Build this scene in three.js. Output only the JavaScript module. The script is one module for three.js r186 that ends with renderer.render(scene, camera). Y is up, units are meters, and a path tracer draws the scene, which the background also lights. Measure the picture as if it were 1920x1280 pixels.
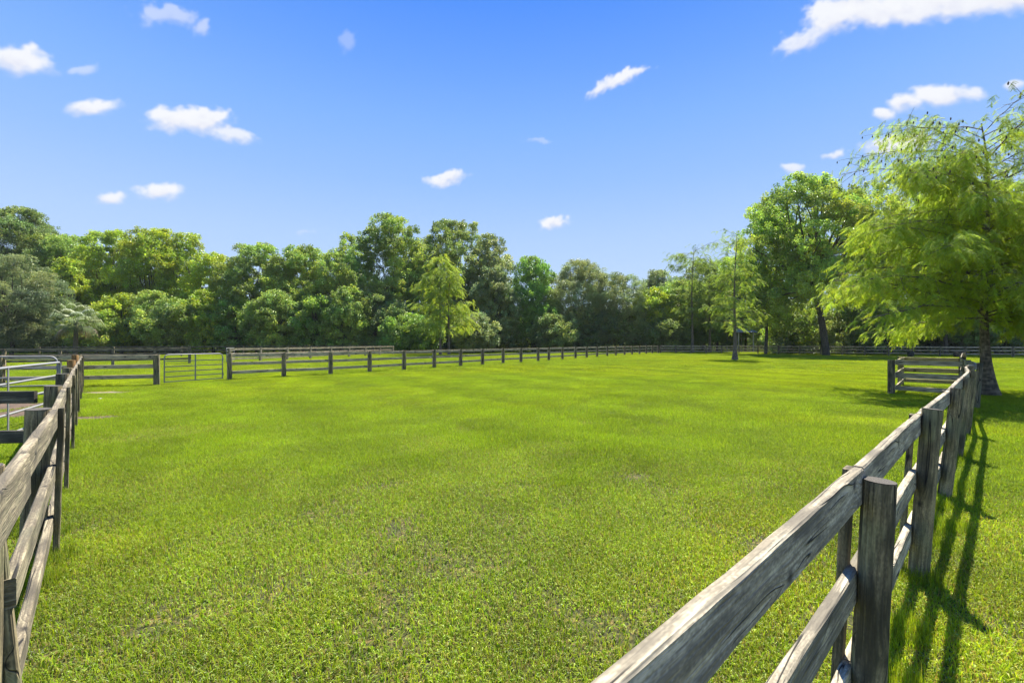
import * as THREE from 'three';
import { mergeGeometries } from 'three/addons/utils/BufferGeometryUtils.js';

// ---------------------------------------------------------------- camera, sky, sun, exposure
const scene = new THREE.Scene();
const EYE = 1.75, EXPOSURE = 2.8;
const camera = new THREE.PerspectiveCamera(2 * Math.atan(640 / 853) * 180 / Math.PI, 1920 / 1280, 0.05, 3000);
camera.position.set(0, EYE, 0);
camera.lookAt(0, EYE + 0.00176, -1);
const renderer = new THREE.WebGLRenderer({ antialias: true });
renderer.setSize(1024, 682);
renderer.toneMapping = THREE.LinearToneMapping;
renderer.toneMappingExposure = EXPOSURE;
renderer.shadowMap.enabled = true;

const sun = new THREE.DirectionalLight(new THREE.Color(1, 0.94, 0.83), 5);
sun.name = 'sun';
sun.position.set(0.30 * 90, 1.24 * 90, -0.64 * 90 - 30);
sun.target.position.set(0, 0, -30);
sun.castShadow = true;
Object.assign(sun.shadow.camera, { left: -90, right: 90, top: 90, bottom: -90, near: 1, far: 300 });
sun.shadow.mapSize.set(4096, 4096);
scene.add(sun, sun.target);

// ---------------------------------------------------------------- random numbers and noise
function rng(seed) {
  let a = seed >>> 0;
  return () => { a = (a + 0x6D2B79F5) | 0; let t = Math.imul(a ^ (a >>> 15), 1 | a); t = (t + Math.imul(t ^ (t >>> 7), 61 | t)) ^ t; return ((t ^ (t >>> 14)) >>> 0) / 4294967296; };
}
const mod = (a, n) => ((a % n) + n) % n;
function hash(x, y, s) { let h = Math.imul(x, 374761393) + Math.imul(y, 668265263) + Math.imul(s, 1442695041); h = Math.imul(h ^ (h >>> 13), 1274126177); return ((h ^ (h >>> 16)) >>> 0) / 4294967296; }
const smooth = (t) => t * t * (3 - 2 * t);
const sstep = (a, b, x) => smooth(Math.min(1, Math.max(0, (x - a) / (b - a))));
const lerp = (a, b, t) => a + (b - a) * t;
function noise(x, y, s = 0, px = 0, py = 0) {              // value noise 0..1, periodic when px, py are given
  let ix = Math.floor(x), iy = Math.floor(y); const fx = smooth(x - ix), fy = smooth(y - iy);
  let jx = ix + 1, jy = iy + 1;
  if (px) { ix = mod(ix, px); jx = mod(jx, px); } if (py) { iy = mod(iy, py); jy = mod(jy, py); }
  return lerp(lerp(hash(ix, iy, s), hash(jx, iy, s), fx), lerp(hash(ix, jy, s), hash(jx, jy, s), fx), fy);
}
function fbm(x, y, s = 0, oct = 4, px = 0, py = 0) {
  let v = 0, a = 0.5, n = 0;
  for (let i = 0; i < oct; i++) { v += a * noise(x, y, s + i * 17, px, py); n += a; a *= 0.5; x *= 2; y *= 2; px *= 2; py *= 2; }
  return v / n;
}
const s2l = (c) => (c <= 0.04045 ? c / 12.92 : ((c + 0.055) / 1.055) ** 2.4);
const V = (x, y, z) => new THREE.Vector3(x, y, z);

// ---------------------------------------------------------------- sky: clear blue air with small fair-weather clouds
{
  const W = 4096, H = 2048, data = new Float32Array(W * H * 4);
  const stops = [[0, 205, 228, 255], [6, 196, 222, 255], [12.5, 180, 212, 255], [19, 155, 197, 255], [25, 135, 185, 255], [31, 112, 168, 255], [37, 88, 151, 255], [55, 76, 142, 252], [90, 70, 136, 248]]
    .map(([e, r, g, b]) => [e, s2l(r / 255) / EXPOSURE, s2l(g / 255) / EXPOSURE, s2l(b / 255) / EXPOSURE]);
  // clouds: azimuth from the view's middle, elevation, half width, half height (degrees), tilt, density, ragged
  const clouds = [
    [-47.4, 22.7, 2.7, 1.5, -0.15, 1, 0.8], [-42.8, 20.7, 2.2, 0.95, 0.1, 0.95, 0.8],
    [-36.6, 21.4, 2.6, 1.5, 0, 1, 0.8], [-34.2, 21.9, 3.0, 1.7, 0, 1.05, 0.8], [-31.5, 21.1, 2.6, 1.1, -0.12, 0.8, 0.9],
    [-37.9, 14.5, 2.3, 1.05, 0, 1, 0.8], [-41.4, 13.3, 1.3, 0.8, 0, 0.9, 0.8],
    [-37.0, 29.7, 3.0, 1.3, -0.1, 0.45, 1.3], [-38.5, 31.2, 1.6, 0.8, 0.1, 0.4, 1.3], [-34.3, 29.6, 0.9, 1.0, 0.3, 0.45, 1.2],
    [-8.0, 19.5, 2.6, 1.15, 0.2, 0.9, 0.9], [-9.6, 19.2, 1.8, 0.6, 0, 0.5, 1.1], [5.2, 14.6, 2.3, 1.1, 0.1, 0.95, 0.9],
    [11.0, 28.5, 1.9, 1.0, 0.5, 0.85, 1.1], [13.2, 29.3, 2.9, 0.9, 0.28, 0.95, 1.0], [15.8, 29.9, 1.5, 0.5, 0.1, 0.7, 1.2],
    [32.6, 29.2, 2.4, 1.5, 0.45, 0.8, 1.1], [35.2, 30.2, 2.8, 1.9, 0.2, 1.1, 0.9], [38.2, 29.6, 2.8, 1.7, 0, 1.1, 0.9], [41.2, 28.9, 3.2, 1.7, 0, 1.15, 0.9], [44.6, 27.9, 3.4, 1.7, 0, 1.15, 0.9], [48.2, 26.8, 3.4, 1.6, 0, 1.15, 0.9], [52, 26, 3.6, 1.6, 0, 1.1, 0.9], [37, 31.6, 3.5, 1.6, 0, 1.0, 0.9], [43, 30.6, 4.5, 2, 0, 1.1, 0.9], [49, 29, 4, 2, 0, 1.1, 0.9],
    [43.2, 21.4, 2.5, 1.2, 0, 1.1, 0.7], [40.9, 21.6, 1.5, 1.0, 0, 0.95, 0.8], [45.3, 21.0, 1.5, 0.8, 0, 0.8, 0.9], [39.3, 21.1, 1.25, 0.75, 0, 1, 0.7], [39.7, 18.3, 2.4, 1.3, 0.05, 1.1, 0.8], [41.6, 18.1, 1.9, 1.0, 0, 1, 0.8],
    [35.3, 18.5, 1.5, 0.55, 0.2, 0.75, 1.0], [31.6, 17.9, 1.3, 0.8, 0, 0.75, 0.9], [47.9, 20.7, 0.8, 0.6, 0.3, 0.7, 1], [-20, 31.7, 1.1, 1.3, 0.2, 0.22, 1.3], [3.5, 23.8, 2.2, 0.4, 0, 0.25, 1.2], [-43.3, 23.6, 1.1, 0.5, 0.3, 0.4, 1.2], [-24.5, 12.3, 1.0, 0.5, 0, 0.2, 1.1],
  ];
  const r = rng(77);                                            // the same kind of clouds all the way round
  for (let k = 0; k < 46; k++) { const az = 62 + k * 5.2 + r() * 4, el = 11 + r() * 26, w = 1.2 + r() * 2.4; clouds.push([az, el, w, w * 0.48, (r() - 0.5) * 0.3, 0.7 + r() * 0.4, 0.9]); if (r() < 0.45) clouds.push([az + w * 0.8, el - 0.2, w * 0.9, w * 0.4, 0, 0.9, 0.9]); }
  const cover = new Float32Array(W * H), tone = new Float32Array(W * H).fill(1), R = Math.PI / 180;
  clouds.forEach(([az, el, rx, ry, tilt, dens, rag], k) => {
    const cosE = Math.cos(el * R), kk = Math.tan(el * R) / Math.cos(Math.max(-60, Math.min(60, az)) * R), level = Math.abs(az) < 60 ? -kk * Math.sin(az * R) * cosE : 0, reachX = rx * 1.5 / cosE, reachY = ry * 1.5 + rx * 0.6;
    // azimuth az is measured clockwise from -z: direction = (sin az, ., -cos az) -> atan2(z, x) = az - 90 degrees
    const u0 = ((az - 90) / 360 + 0.5) * W, v0 = (el / 180 + 0.5) * H;
    for (let j = Math.floor(v0 - reachY / 180 * H); j <= v0 + reachY / 180 * H; j++) for (let i = Math.floor(u0 - reachX / 360 * W); i <= u0 + reachX / 360 * W; i++) {
      if (j < H / 2 || j >= H) continue;
      const dx = (i + 0.5 - u0) / W * 360 * cosE, dy0 = (j + 0.5 - v0) / H * 180, dy = dy0 - dx * (tilt + level);
      const wx = (fbm(dx * 1.1 + 40, dy * 1.1 + k * 9, 5, 3) - 0.5) * 0.8, wy = (fbm(dx * 1.1 + 90, dy * 1.1 + k * 9, 6, 3) - 0.5) * 0.7;
      const ex = (dx + wx) / rx, ey = (dy + wy) / (dy + wy < 0 ? ry * 0.85 : ry), q = 1 - Math.sqrt(ex * ex + ey * ey);
      const f = fbm(dx * 1.3 + k * 13.7, dy * 1.6 + k * 3.1, 3, 6) - 0.5;
      const topside = sstep(-0.3, 0.5, ey), d = sstep(0.04, lerp(0.95, 0.5, topside), q + f * 0.8 * rag) * dens * 1.05;
      const at = j * W + mod(i, W);
      if (d > 0) { const dd = Math.min(0.97, d), sh = 1 - 0.13 * sstep(0.35, -0.7, ey + f * 1.2); tone[at] = cover[at] > 0 ? lerp(tone[at], sh, dd) : sh; cover[at] = 1 - (1 - cover[at]) * (1 - dd); }
    }
  });
  for (let j = 0; j < H; j++) {
    const el = Math.max(0, ((j + 0.5) / H - 0.5) * 180);
    let k = 0; while (k < stops.length - 2 && el > stops[k + 1][0]) k++;
    const t = Math.min(1, (el - stops[k][0]) / (stops[k + 1][0] - stops[k][0]));
    const c = [1, 2, 3].map((n) => lerp(stops[k][n], stops[k + 1][n], t));
    for (let i = 0; i < W; i++) {
      const at = j * W + i, a = cover[at], o = at * 4;
      const w = 0.98 / EXPOSURE * tone[at];
      data[o] = lerp(c[0], w * 0.965, a); data[o + 1] = lerp(c[1], w * 0.98, a); data[o + 2] = lerp(c[2], Math.min(1.02 / EXPOSURE, w * (1.02 + (1 - tone[at]) * 0.6)), a); data[o + 3] = 1;
    }
  }
  const tex = new THREE.DataTexture(data, W, H, THREE.RGBAFormat, THREE.FloatType);
  tex.mapping = THREE.EquirectangularReflectionMapping; tex.magFilter = THREE.LinearFilter; tex.minFilter = THREE.LinearFilter; tex.needsUpdate = true;
  scene.background = tex; scene.environment = tex;
}

// ---------------------------------------------------------------- helpers for things and parts
const taken = new Map();
function numbered(name) { const n = taken.get(name) ?? 0; taken.set(name, n + 1); return n ? name + '_' + String(n).padStart(3, '0') : name; }
function thing(name, label, category, base = V(0, 0, 0), group) {
  const o = new THREE.Group(); o.name = numbered(name); o.position.copy(base); o.userData = { label, category };
  if (group) o.userData.group = group;
  scene.add(o); return o;
}
function part(name, geometry, material, parent) { const m = new THREE.Mesh(geometry, material); m.name = name; parent.add(m); return m; }
function structure(name, geometry, material, label) { const m = new THREE.Mesh(geometry, material); m.name = numbered(name); m.userData = { kind: 'structure', label }; scene.add(m); return m; }
const lin = (r, g, b) => new THREE.Color().setRGB(r, g, b);
// a point of the flat ground from its place in the 1920 x 1280 photograph (eye height 1.75 m, focal length 853 px)
const ground = (x, y) => { const d = 853 * EYE / (y - 641.5); return V((x - 960) / 853 * d, 0, -d); };

// ---------------------------------------------------------------- textures
function dataTex(W, H, f, srgb = true) {
  const a = new Uint8Array(W * H * 4), c = [0, 0, 0];
  for (let j = 0; j < H; j++) for (let i = 0; i < W; i++) { f(i / W, j / H, c); const o = (j * W + i) * 4; a[o] = Math.max(0, Math.min(255, c[0])); a[o + 1] = Math.max(0, Math.min(255, c[1])); a[o + 2] = Math.max(0, Math.min(255, c[2])); a[o + 3] = 255; }
  const t = new THREE.DataTexture(a, W, H, THREE.RGBAFormat); t.wrapS = t.wrapT = THREE.RepeatWrapping; t.magFilter = THREE.LinearFilter; t.minFilter = THREE.LinearMipmapLinearFilter; t.generateMipmaps = true;
  if (srgb) t.colorSpace = THREE.SRGBColorSpace; t.needsUpdate = true; return t;
}
// weathered timber: u runs 2.4 m along the grain, v 0.6 m round the piece
function timber(seed, pale, dark, stain, stainShare, mossy = 0) {
  const knots = [], r = rng(seed);
  for (let k = 0; k < 5; k++) knots.push([r(), r(), 0.012 + r() * 0.018]);
  const grain = (u, v) => {
    let dv = 0, kn = 0;
    for (const [ku, kv, ks] of knots) { const du = mod(u - ku + 0.5, 1) - 0.5, dw = mod(v - kv + 0.5, 1) - 0.5, e = (du * 2.4 / (ks * 5)) ** 2 + (dw * 0.6 / (ks * 2.2)) ** 2; const g = Math.exp(-e); dv += g * Math.sign(dw || 1) * 0.05; kn = Math.max(kn, Math.exp(-((du * 2.4 / ks) ** 2 + (dw * 0.6 / (ks * 0.8)) ** 2))); }
    const w = v + dv + (fbm(u * 4, v * 3, seed + 1, 3, 4, 3) - 0.5) * 0.06;
    const fine = noise(u * 9, w * 110, seed + 2, 9, 110) * 0.6 + noise(u * 30, w * 220, seed + 3, 30, 220) * 0.4;
    const coarse = noise(u * 5, w * 34, seed + 4, 5, 34);
    const crackLine = noise(u * 3, w * 26, seed + 5, 3, 26), crack = sstep(0.05, 0.0, Math.abs(crackLine - 0.5)) * sstep(0.42, 0.6, noise(u * 6, w * 9, seed + 6, 6, 9));
    return [fine, coarse, crack, kn];
  };
  const color = dataTex(1024, 512, (u, v, c) => {
    const [fine, coarse, crack, kn] = grain(u, v);
    const speck = noise(u * 260, v * 130, seed + 31, 260, 130), line = noise(u * 14, v * 75 + coarse * 0.6, seed + 32, 14, 75);
    let t = fine * 0.4 + coarse * 0.22 + speck * 0.18 + line * 0.2; t = sstep(0.3, 0.69, t);
    const st = sstep(0.5 - stainShare, 0.75 - stainShare, fbm(u * 7, v * 5, seed + 9, 5, 7, 5) * 0.7 + fine * 0.3);
    const mil = sstep(0.46, 0.72, fbm(u * 40, v * 60, seed + 21, 4, 40, 60) * 0.4 + fbm(u * 9, v * 5, seed + 22, 4, 9, 5) * 0.35 + fine * 0.25), mo = mossy * sstep(0.52, 0.72, fbm(u * 9, v * 5, seed + 12, 4, 9, 5));
    for (let k = 0; k < 3; k++) { let x = lerp(dark[k], pale[k], t); x = lerp(x, stain[k] * (0.75 + 0.5 * fine), st * 0.85); x = lerp(x, [112, 116, 84][k] * (0.7 + 0.6 * fine), mo * 0.6); x = lerp(x, stain[k] * 0.8, mil * 0.45); c[k] = x * (1 - crack * 0.78) * (1 - kn * 0.6); }
  });
  const bump = dataTex(1024, 512, (u, v, c) => { const [fine, coarse, crack, kn] = grain(u, v); c[0] = c[1] = c[2] = (0.35 + fine * 0.35 + coarse * 0.3) * 255 * (1 - crack * 0.8) * (1 - kn * 0.3); }, false);
  return new THREE.MeshStandardMaterial({ map: color, bumpMap: bump, bumpScale: 0.01, roughness: 0.95, metalness: 0 });
}
const M = {
  greyRail: timber(11, [206, 195, 166], [128, 119, 99], [92, 86, 73], 0.04),
  paleRail: timber(23, [156, 145, 118], [92, 83, 66], [72, 66, 53], 0.03, 0.4),
  post: timber(37, [164, 149, 112], [96, 87, 64], [56, 52, 39], 0.04, 0.8),
  fence: timber(53, [214, 196, 160], [164, 148, 118], [124, 112, 90], -0.04, 0.25),
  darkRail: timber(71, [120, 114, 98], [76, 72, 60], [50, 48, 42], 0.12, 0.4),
};
M.rings = new THREE.MeshStandardMaterial({ roughness: 0.95, map: dataTex(256, 256, (u, v, c) => {
  const x = u - 0.5, y = v - 0.5, a = Math.atan2(y, x), rr = Math.hypot(x, y) + (fbm(u * 5, v * 5, 91, 3) - 0.5) * 0.03;
  const ring = 0.5 + 0.5 * Math.sin(rr * 150), split = sstep(0.03, 0, Math.abs(Math.sin(a * 2 + 1.3))) * sstep(0.06, 0.2, rr), t = 0.35 + 0.65 * ring - 0.9 * split + (noise(u * 60, v * 60, 92) - 0.5) * 0.4;
  c[0] = 16 + 78 * t; c[1] = 15 + 74 * t; c[2] = 13 + 66 * t;
}) });
M.chewed = timber(83, [176, 138, 84], [124, 88, 48], [78, 58, 38], -0.05);
M.galv = new THREE.MeshStandardMaterial({ color: lin(0.22, 0.225, 0.225), metalness: 0.3, roughness: 0.6 });
M.tin = new THREE.MeshStandardMaterial({ color: lin(0.3, 0.3, 0.29), metalness: 0.1, roughness: 0.7 });
M.tan = new THREE.MeshStandardMaterial({ color: lin(0.32, 0.28, 0.2), roughness: 0.9 });
M.plasticDark = new THREE.MeshStandardMaterial({ color: lin(0.03, 0.03, 0.035), roughness: 0.5 });
M.whitePaint = new THREE.MeshStandardMaterial({ color: lin(0.7, 0.68, 0.62), roughness: 0.7 });
M.bark = new THREE.MeshStandardMaterial({ roughness: 0.95, bumpScale: 0.02, map: dataTex(256, 512, (u, v, c) => { const n = noise(u * 40, v * 12, 5, 40, 12) * 0.6 + noise(u * 16, v * 30, 6, 16, 30) * 0.4, m = fbm(u * 6, v * 6, 7, 4, 6, 6), t = 0.35 + n * 0.8; c[0] = 96 * t + 20 * m; c[1] = 86 * t + 22 * m; c[2] = 70 * t + 16 * m; }) });
M.cypressBark = new THREE.MeshStandardMaterial({ roughness: 0.95, map: dataTex(256, 512, (u, v, c) => { const n = noise(u * 48, v * 8, 15, 48, 8) * 0.7 + noise(u * 20, v * 30, 16, 20, 30) * 0.3, t = 0.45 + n * 0.7; c[0] = 128 * t; c[1] = 116 * t; c[2] = 98 * t; }) });
const leafMat = (rough = 0.95, through = 0.42, spec = 1) => new THREE.MeshPhysicalMaterial({ color: 0xffffff, vertexColors: true, roughness: rough, transmission: through, thickness: 0, side: THREE.DoubleSide, ior: 1.4, specularIntensity: spec });
M.leaf = leafMat(0.94, 0.48);
M.leafGloss = new THREE.MeshPhysicalMaterial({ color: 0xffffff, vertexColors: true, roughness: 0.42, transmission: 0.0, side: THREE.DoubleSide, ior: 1.5 });
M.grass = leafMat(0.97, 0.48, 0.35);
M.spray = leafMat(0.96, 0.55, 0.4);

// ---------------------------------------------------------------- ground
{
  const tex = dataTex(1024, 1024, (u, v, c) => {
    const a = noise(u * 400, v * 400, 21, 400, 400), b = fbm(u * 24, v * 24, 22, 5, 24, 24), d = fbm(u * 90, v * 90, 23, 3, 90, 90);
    const straw = sstep(0.5, 0.75, d * 0.6 + a * 0.4), t = 0.55 + 0.6 * a;
    c[0] = lerp(60, 116, straw * 0.7) * t + 10 * b; c[1] = lerp(62, 100, straw * 0.6) * t + 10 * b; c[2] = lerp(26, 62, straw * 0.6) * t;
  });
  tex.repeat.set(1 / 6, 1 / 6);
  const N = 40, S = 900, pos = [], uv = [], idx = [];
  for (let j = 0; j <= N; j++) for (let i = 0; i <= N; i++) { const x = (i / N - 0.5) * S, z = (j / N - 0.5) * S; pos.push(x, 0, z); uv.push(x, -z); }
  for (let j = 0; j < N; j++) for (let i = 0; i < N; i++) { const a = j * (N + 1) + i, b = a + N + 1; idx.push(a, b, a + 1, a + 1, b, b + 1); }
  const g = new THREE.BufferGeometry(); g.setAttribute('position', new THREE.Float32BufferAttribute(pos, 3)); g.setAttribute('uv', new THREE.Float32BufferAttribute(uv, 2)); g.setIndex(idx); g.computeVertexNormals();
  structure('ground', g, new THREE.MeshStandardMaterial({ map: tex, roughness: 1 }), 'flat pasture soil with thatch under the grass');
}
// bare patches: centre, half sizes, turn, kind
const bare = [
  { x: -14.1, z: -15.7, rx: 0.95, rz: 0.5, turn: 0.1, sand: true, label: 'pale sandy bare patch at the foot of the corner fence' },
  { x: -9.8, z: -10.3, rx: 0.85, rz: 0.42, turn: 0.4, sand: false, label: 'dark damp soil patch beside the splintered fence posts' },
  { x: -13.0, z: -11.7, rx: 2.3, rz: 1.2, turn: -0.5, sand: false, wide: true, label: 'brown mulch ground in the pen behind the pipe gates' },
];
function bareness(x, z) {
  let b = 0;
  for (const p of bare) { const c = Math.cos(p.turn), s = Math.sin(p.turn), dx = x - p.x, dz = z - p.z, a = (dx * c - dz * s) / p.rx, e = (dx * s + dz * c) / p.rz; b = Math.max(b, 1.15 - Math.hypot(a, e) + (fbm(x * 2.2, z * 2.2, 61, 3) - 0.5) * 0.5); }
  return b;                                                     // above 0.15 is bare
}
{
  const soil = (pale) => dataTex(256, 256, (u, v, c) => { const n = fbm(u * 10, v * 10, 31, 5, 10, 10), g = noise(u * 110, v * 110, 32, 110, 110), t = 0.45 + n * 0.5 + g * 0.35; const k = pale ? [132, 118, 96] : [92, 74, 57]; for (let q = 0; q < 3; q++) c[q] = k[q] * t; });
  const mats = [soil(false), soil(true)].map((t) => { t.repeat.set(0.9, 0.9); return new THREE.MeshStandardMaterial({ map: t, roughness: 1 }); });
  bare.forEach((p, k) => {
    const pos = [0, 0.006 + 0.004 * k, 0], uv = [0, 0], idx = [], n = 72;
    for (let i = 0; i < n; i++) {
      const a = i / n * Math.PI * 2, q = 1.02 + (fbm(Math.cos(a) * 2.4 + 9 + k * 7, Math.sin(a) * 2.4 + 9, 41, 4) - 0.5) * 0.75, lx = Math.cos(a) * p.rx * q, lz = Math.sin(a) * p.rz * q, c = Math.cos(p.turn), s = Math.sin(p.turn);
      pos.push(lx * c + lz * s, 0.006 + 0.004 * k, -lx * s + lz * c); uv.push(lx, lz); idx.push(0, 1 + (i + 1) % n, 1 + i);
    }
    const g = new THREE.BufferGeometry(); g.setAttribute('position', new THREE.Float32BufferAttribute(pos, 3)); g.setAttribute('uv', new THREE.Float32BufferAttribute(uv, 2)); g.setIndex(idx); g.computeVertexNormals();
    const m = structure('dirt_patch', g, mats[p.sand ? 1 : 0], p.label); m.position.set(p.x, 0, p.z);
  });
}

// ---------------------------------------------------------------- grass
const GRASS_NEAR = 26, GRASS_FAR = 100;
let tallTufts; const fenceFeet = [];
{
  const field = thing('grass', 'mown bright green pasture grass covering the paddocks', 'grass'); field.userData.kind = 'stuff';
  function clump(seed, radius, count, len, wid, strawShare, leafy, spread = 1.0) {
    const r = rng(seed), pos = [], col = [], idx = [], nor = [];
    for (let k = 0; k < count; k++) {
      const a = r() * 6.283, q = Math.sqrt(r()) * radius * (0.6 + 0.55 * r()), x = Math.cos(a) * q, z = Math.sin(a) * q;
      const straw = r() < strawShare, weed = !straw && r() < leafy;
      let L = len * (0.55 + r() * 0.75), w = wid * (0.6 + r() * 0.7);
      if (weed) { L *= 0.55; w *= 3; }
      if (straw) L *= 0.8;
      const dir = r() * 6.283, dx = Math.cos(dir), dz = Math.sin(dir), bend = (straw ? 0.9 : weed ? 1.0 : spread) * (0.25 + r() * 0.9), tw = dir + 1.57 + (r() - 0.5) * 1.2, wx = Math.cos(tw) * w / 2, wz = Math.sin(tw) * w / 2;
      const h1 = L * 0.55 * Math.cos(bend * 0.5), o1 = L * 0.55 * Math.sin(bend * 0.5), h2 = h1 + L * 0.45 * Math.cos(bend * 1.25), o2 = o1 + L * 0.45 * Math.sin(bend * 1.25);
      const b = pos.length / 3;
      pos.push(x - wx * 0.7, -0.01, z - wz * 0.7, x + wx * 0.7, -0.01, z + wz * 0.7, x + dx * o1 + wx, h1, z + dz * o1 + wz, x + dx * o1 - wx, h1, z + dz * o1 - wz, x + dx * o2, h2, z + dz * o2);
      idx.push(b, b + 1, b + 2, b, b + 2, b + 3, b + 3, b + 2, b + 4);
      const v = 0.5 + r() * 0.75, y = r();
      const c = straw ? [1.2 * v, 0.72 * v, 5 * v] : weed ? [0.75 * v, 0.95 * v, 1.2 * v] : [(0.82 + 0.42 * y) * v, (0.96 + 0.1 * y) * v, (1.15 - 0.5 * y) * v];
      for (let q2 = 0; q2 < 5; q2++) { col.push(...c); }
    }
    const g = new THREE.BufferGeometry(); g.setAttribute('position', new THREE.Float32BufferAttribute(pos, 3)); g.setAttribute('color', new THREE.Float32BufferAttribute(col, 3)); g.setIndex(idx); g.computeVertexNormals();
    return g;
  }
  const near = [], thin = [], far = [];
  for (let k = 0; k < 4; k++) near.push(clump(100 + k, 0.3, 800, 0.074, 0.0043, 0.08, 0.03, 1.2));
  for (let k = 0; k < 2; k++) thin.push(clump(120 + k, 0.3, 480, 0.06, 0.0043, 0.28, 0.1, 1.35));
  for (let k = 0; k < 3; k++) far.push(clump(140 + k, 0.75, 640, 0.08, 0.013, 0.07, 0));
  const spots = [...near, ...thin, ...far].map(() => []);
  const r = rng(5);
  const m4 = new THREE.Matrix4(), q4 = new THREE.Quaternion(), up = V(0, 1, 0), base = [0.315, 0.43, 0.01];
  function add(list, x, z, sc, sy, tint) { q4.setFromAxisAngle(up, r() * 6.283); list.push([m4.compose(V(x, 0, z), q4, V(sc, sy, sc)).clone(), tint]); }
  function tintAt(x, z) {
    const tuft = fbm(x * 2.3 + 11, z * 2.3 + 5, 206, 3), big = fbm(x * 0.16 + 50, z * 0.16 + 50, 201, 3), mid = fbm(x * 0.9, z * 0.9, 202, 3), yellow = sstep(0.35, 0.7, big * 0.65 + mid * 0.35), v = (0.86 + mid * 0.28) * (0.66 + 0.68 * tuft);
    // mower passes lie along the long side of the paddock
    const pass = Math.sin((x * 0.83 - z * 0.56) * 2.1 + fbm(x * 0.2, z * 0.2, 204, 2) * 2) * 0.075;
    return lin(base[0] * (0.92 + 0.18 * yellow) * v * (1 + pass), base[1] * (0.96 + 0.07 * yellow) * v * (1 + pass), base[2] * (1.3 - 0.4 * yellow) * v);
  }
  const dryPatches = [[830, 1130, 0.5], [925, 1225, 0.4], [1135, 1180, 0.5], [1105, 1108, 0.5], [690, 1185, 0.45], [960, 930, 0.9], [330, 812, 1.4], [245, 822, 1.0], [1445, 880, 0.9], [600, 1010, 0.5], [1010, 1010, 0.5], [760, 1240, 0.3], [430, 1120, 0.4]].map(([x, y, r]) => { const p = ground(x, y); return [p.x, p.z, r]; });
  function worn(x, z) {                                             // thin trampled turf near the paddock's corner
    const near0 = sstep(7.5, 2.2, Math.hypot(x * 0.7 - 0.2, z + 2.2)), f = fbm(x * 1.25 + 7, z * 1.25 + 3, 203, 4);
    let dry = 0; for (const [px, pz, pr] of dryPatches) dry = Math.max(dry, 1 - Math.hypot(x - px, (z - pz) * 1.1) / pr);
    const other = Math.max(0, 0.55 - Math.hypot((x + 7.2) / 3.5, (z + 8.5) / 2.2));
    return near0 * 0.52 + f * 0.9 + other * 0.35 - 0.57 + Math.max(0, dry) * 0.5;
  }
  for (let z = 0.5, step; z > -GRASS_NEAR; z -= step) {
    step = z > -9 ? 0.185 : 0.235;
    const half = -z * 1.125 + 3.2;
    for (let x = -half; x < half; x += step) {
      const X = x + (r() - 0.5) * step * 1.5, Z = z + (r() - 0.5) * step * 1.5, b = bareness(X, Z); r();
      if (b > 0.15 && r() < 0.97) continue;
      const w = worn(X, Z), k = Math.floor(r() * 100);
      if (w > 0.34 && r() < 0.4) continue;
      const fadeIn = (1 + 0.48 * (fbm(X * 0.5, Z * 0.5, 205, 2) - 0.5)) * (0.62 + 0.8 * fbm(X * 2.3 + 11, Z * 2.3 + 5, 206, 3));
      const t = tintAt(X, Z);
      if (w > 0.12 || b > 0) add(spots[4 + k % 2], X, Z, 0.85 + r() * 0.4, (0.75 + r() * 0.4), t);
      else add(spots[k % 4], X, Z, 0.85 + r() * 0.4, (0.75 + r() * 0.5) * fadeIn, t);
    }
  }
  const stepF = 0.72;
  for (let z = -GRASS_NEAR + 0.4; z > -GRASS_FAR; z -= stepF) {
    const half = -z * 1.125 + 4;
    for (let x = -half; x < half; x += stepF) {
      const X = x + (r() - 0.5) * stepF * 1.5, Z = z + (r() - 0.5) * stepF * 1.5, k = Math.floor(r() * 100);
      add(spots[6 + k % 3], X, Z, 0.85 + r() * 0.4, 0.75 + r() * 0.4, tintAt(X, Z));
    }
  }
  [...near, ...thin, ...far].forEach((g, k) => {
    const im = new THREE.InstancedMesh(g, M.grass, spots[k].length); im.name = 'grass_blades'; im.userData.kind = 'stuff';
    spots[k].forEach(([m, c], i) => { im.setMatrixAt(i, m); im.setColorAt(i, c); });
    field.add(im);
  });
  tallTufts = (lines) => {
    const lists = [[], []], rr = rng(31);
    for (const [ax, az, bx, bz] of lines) { const n = Math.ceil(Math.hypot(bx - ax, bz - az) / 0.16); for (let k = 0; k < n; k++) { if (rr() < 0.25) continue; const t = rr(), x = lerp(ax, bx, t) + (rr() - 0.5) * 0.24, z = lerp(az, bz, t) + (rr() - 0.5) * 0.24; if (bareness(x, z) > 0.15) continue; q4.setFromAxisAngle(up, rr() * 6.283); const sc = 0.4 + rr() * 0.3; lists[k % 2].push([m4.compose(V(x, 0, z), q4, V(sc, 0.9 + rr() * 1.1, sc)).clone(), tintAt(x, z).multiplyScalar(0.75 + rr() * 0.35)]); } }
    lists.forEach((l, k) => { const im = new THREE.InstancedMesh(near[k], M.grass, l.length); im.name = 'grass_tufts'; im.userData.kind = 'stuff'; l.forEach(([m, c], i) => { im.setMatrixAt(i, m); im.setColorAt(i, c); }); field.add(im); });
  };
  console.log('grass clumps', spots.map((s) => s.length).join(' '));
}

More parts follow.
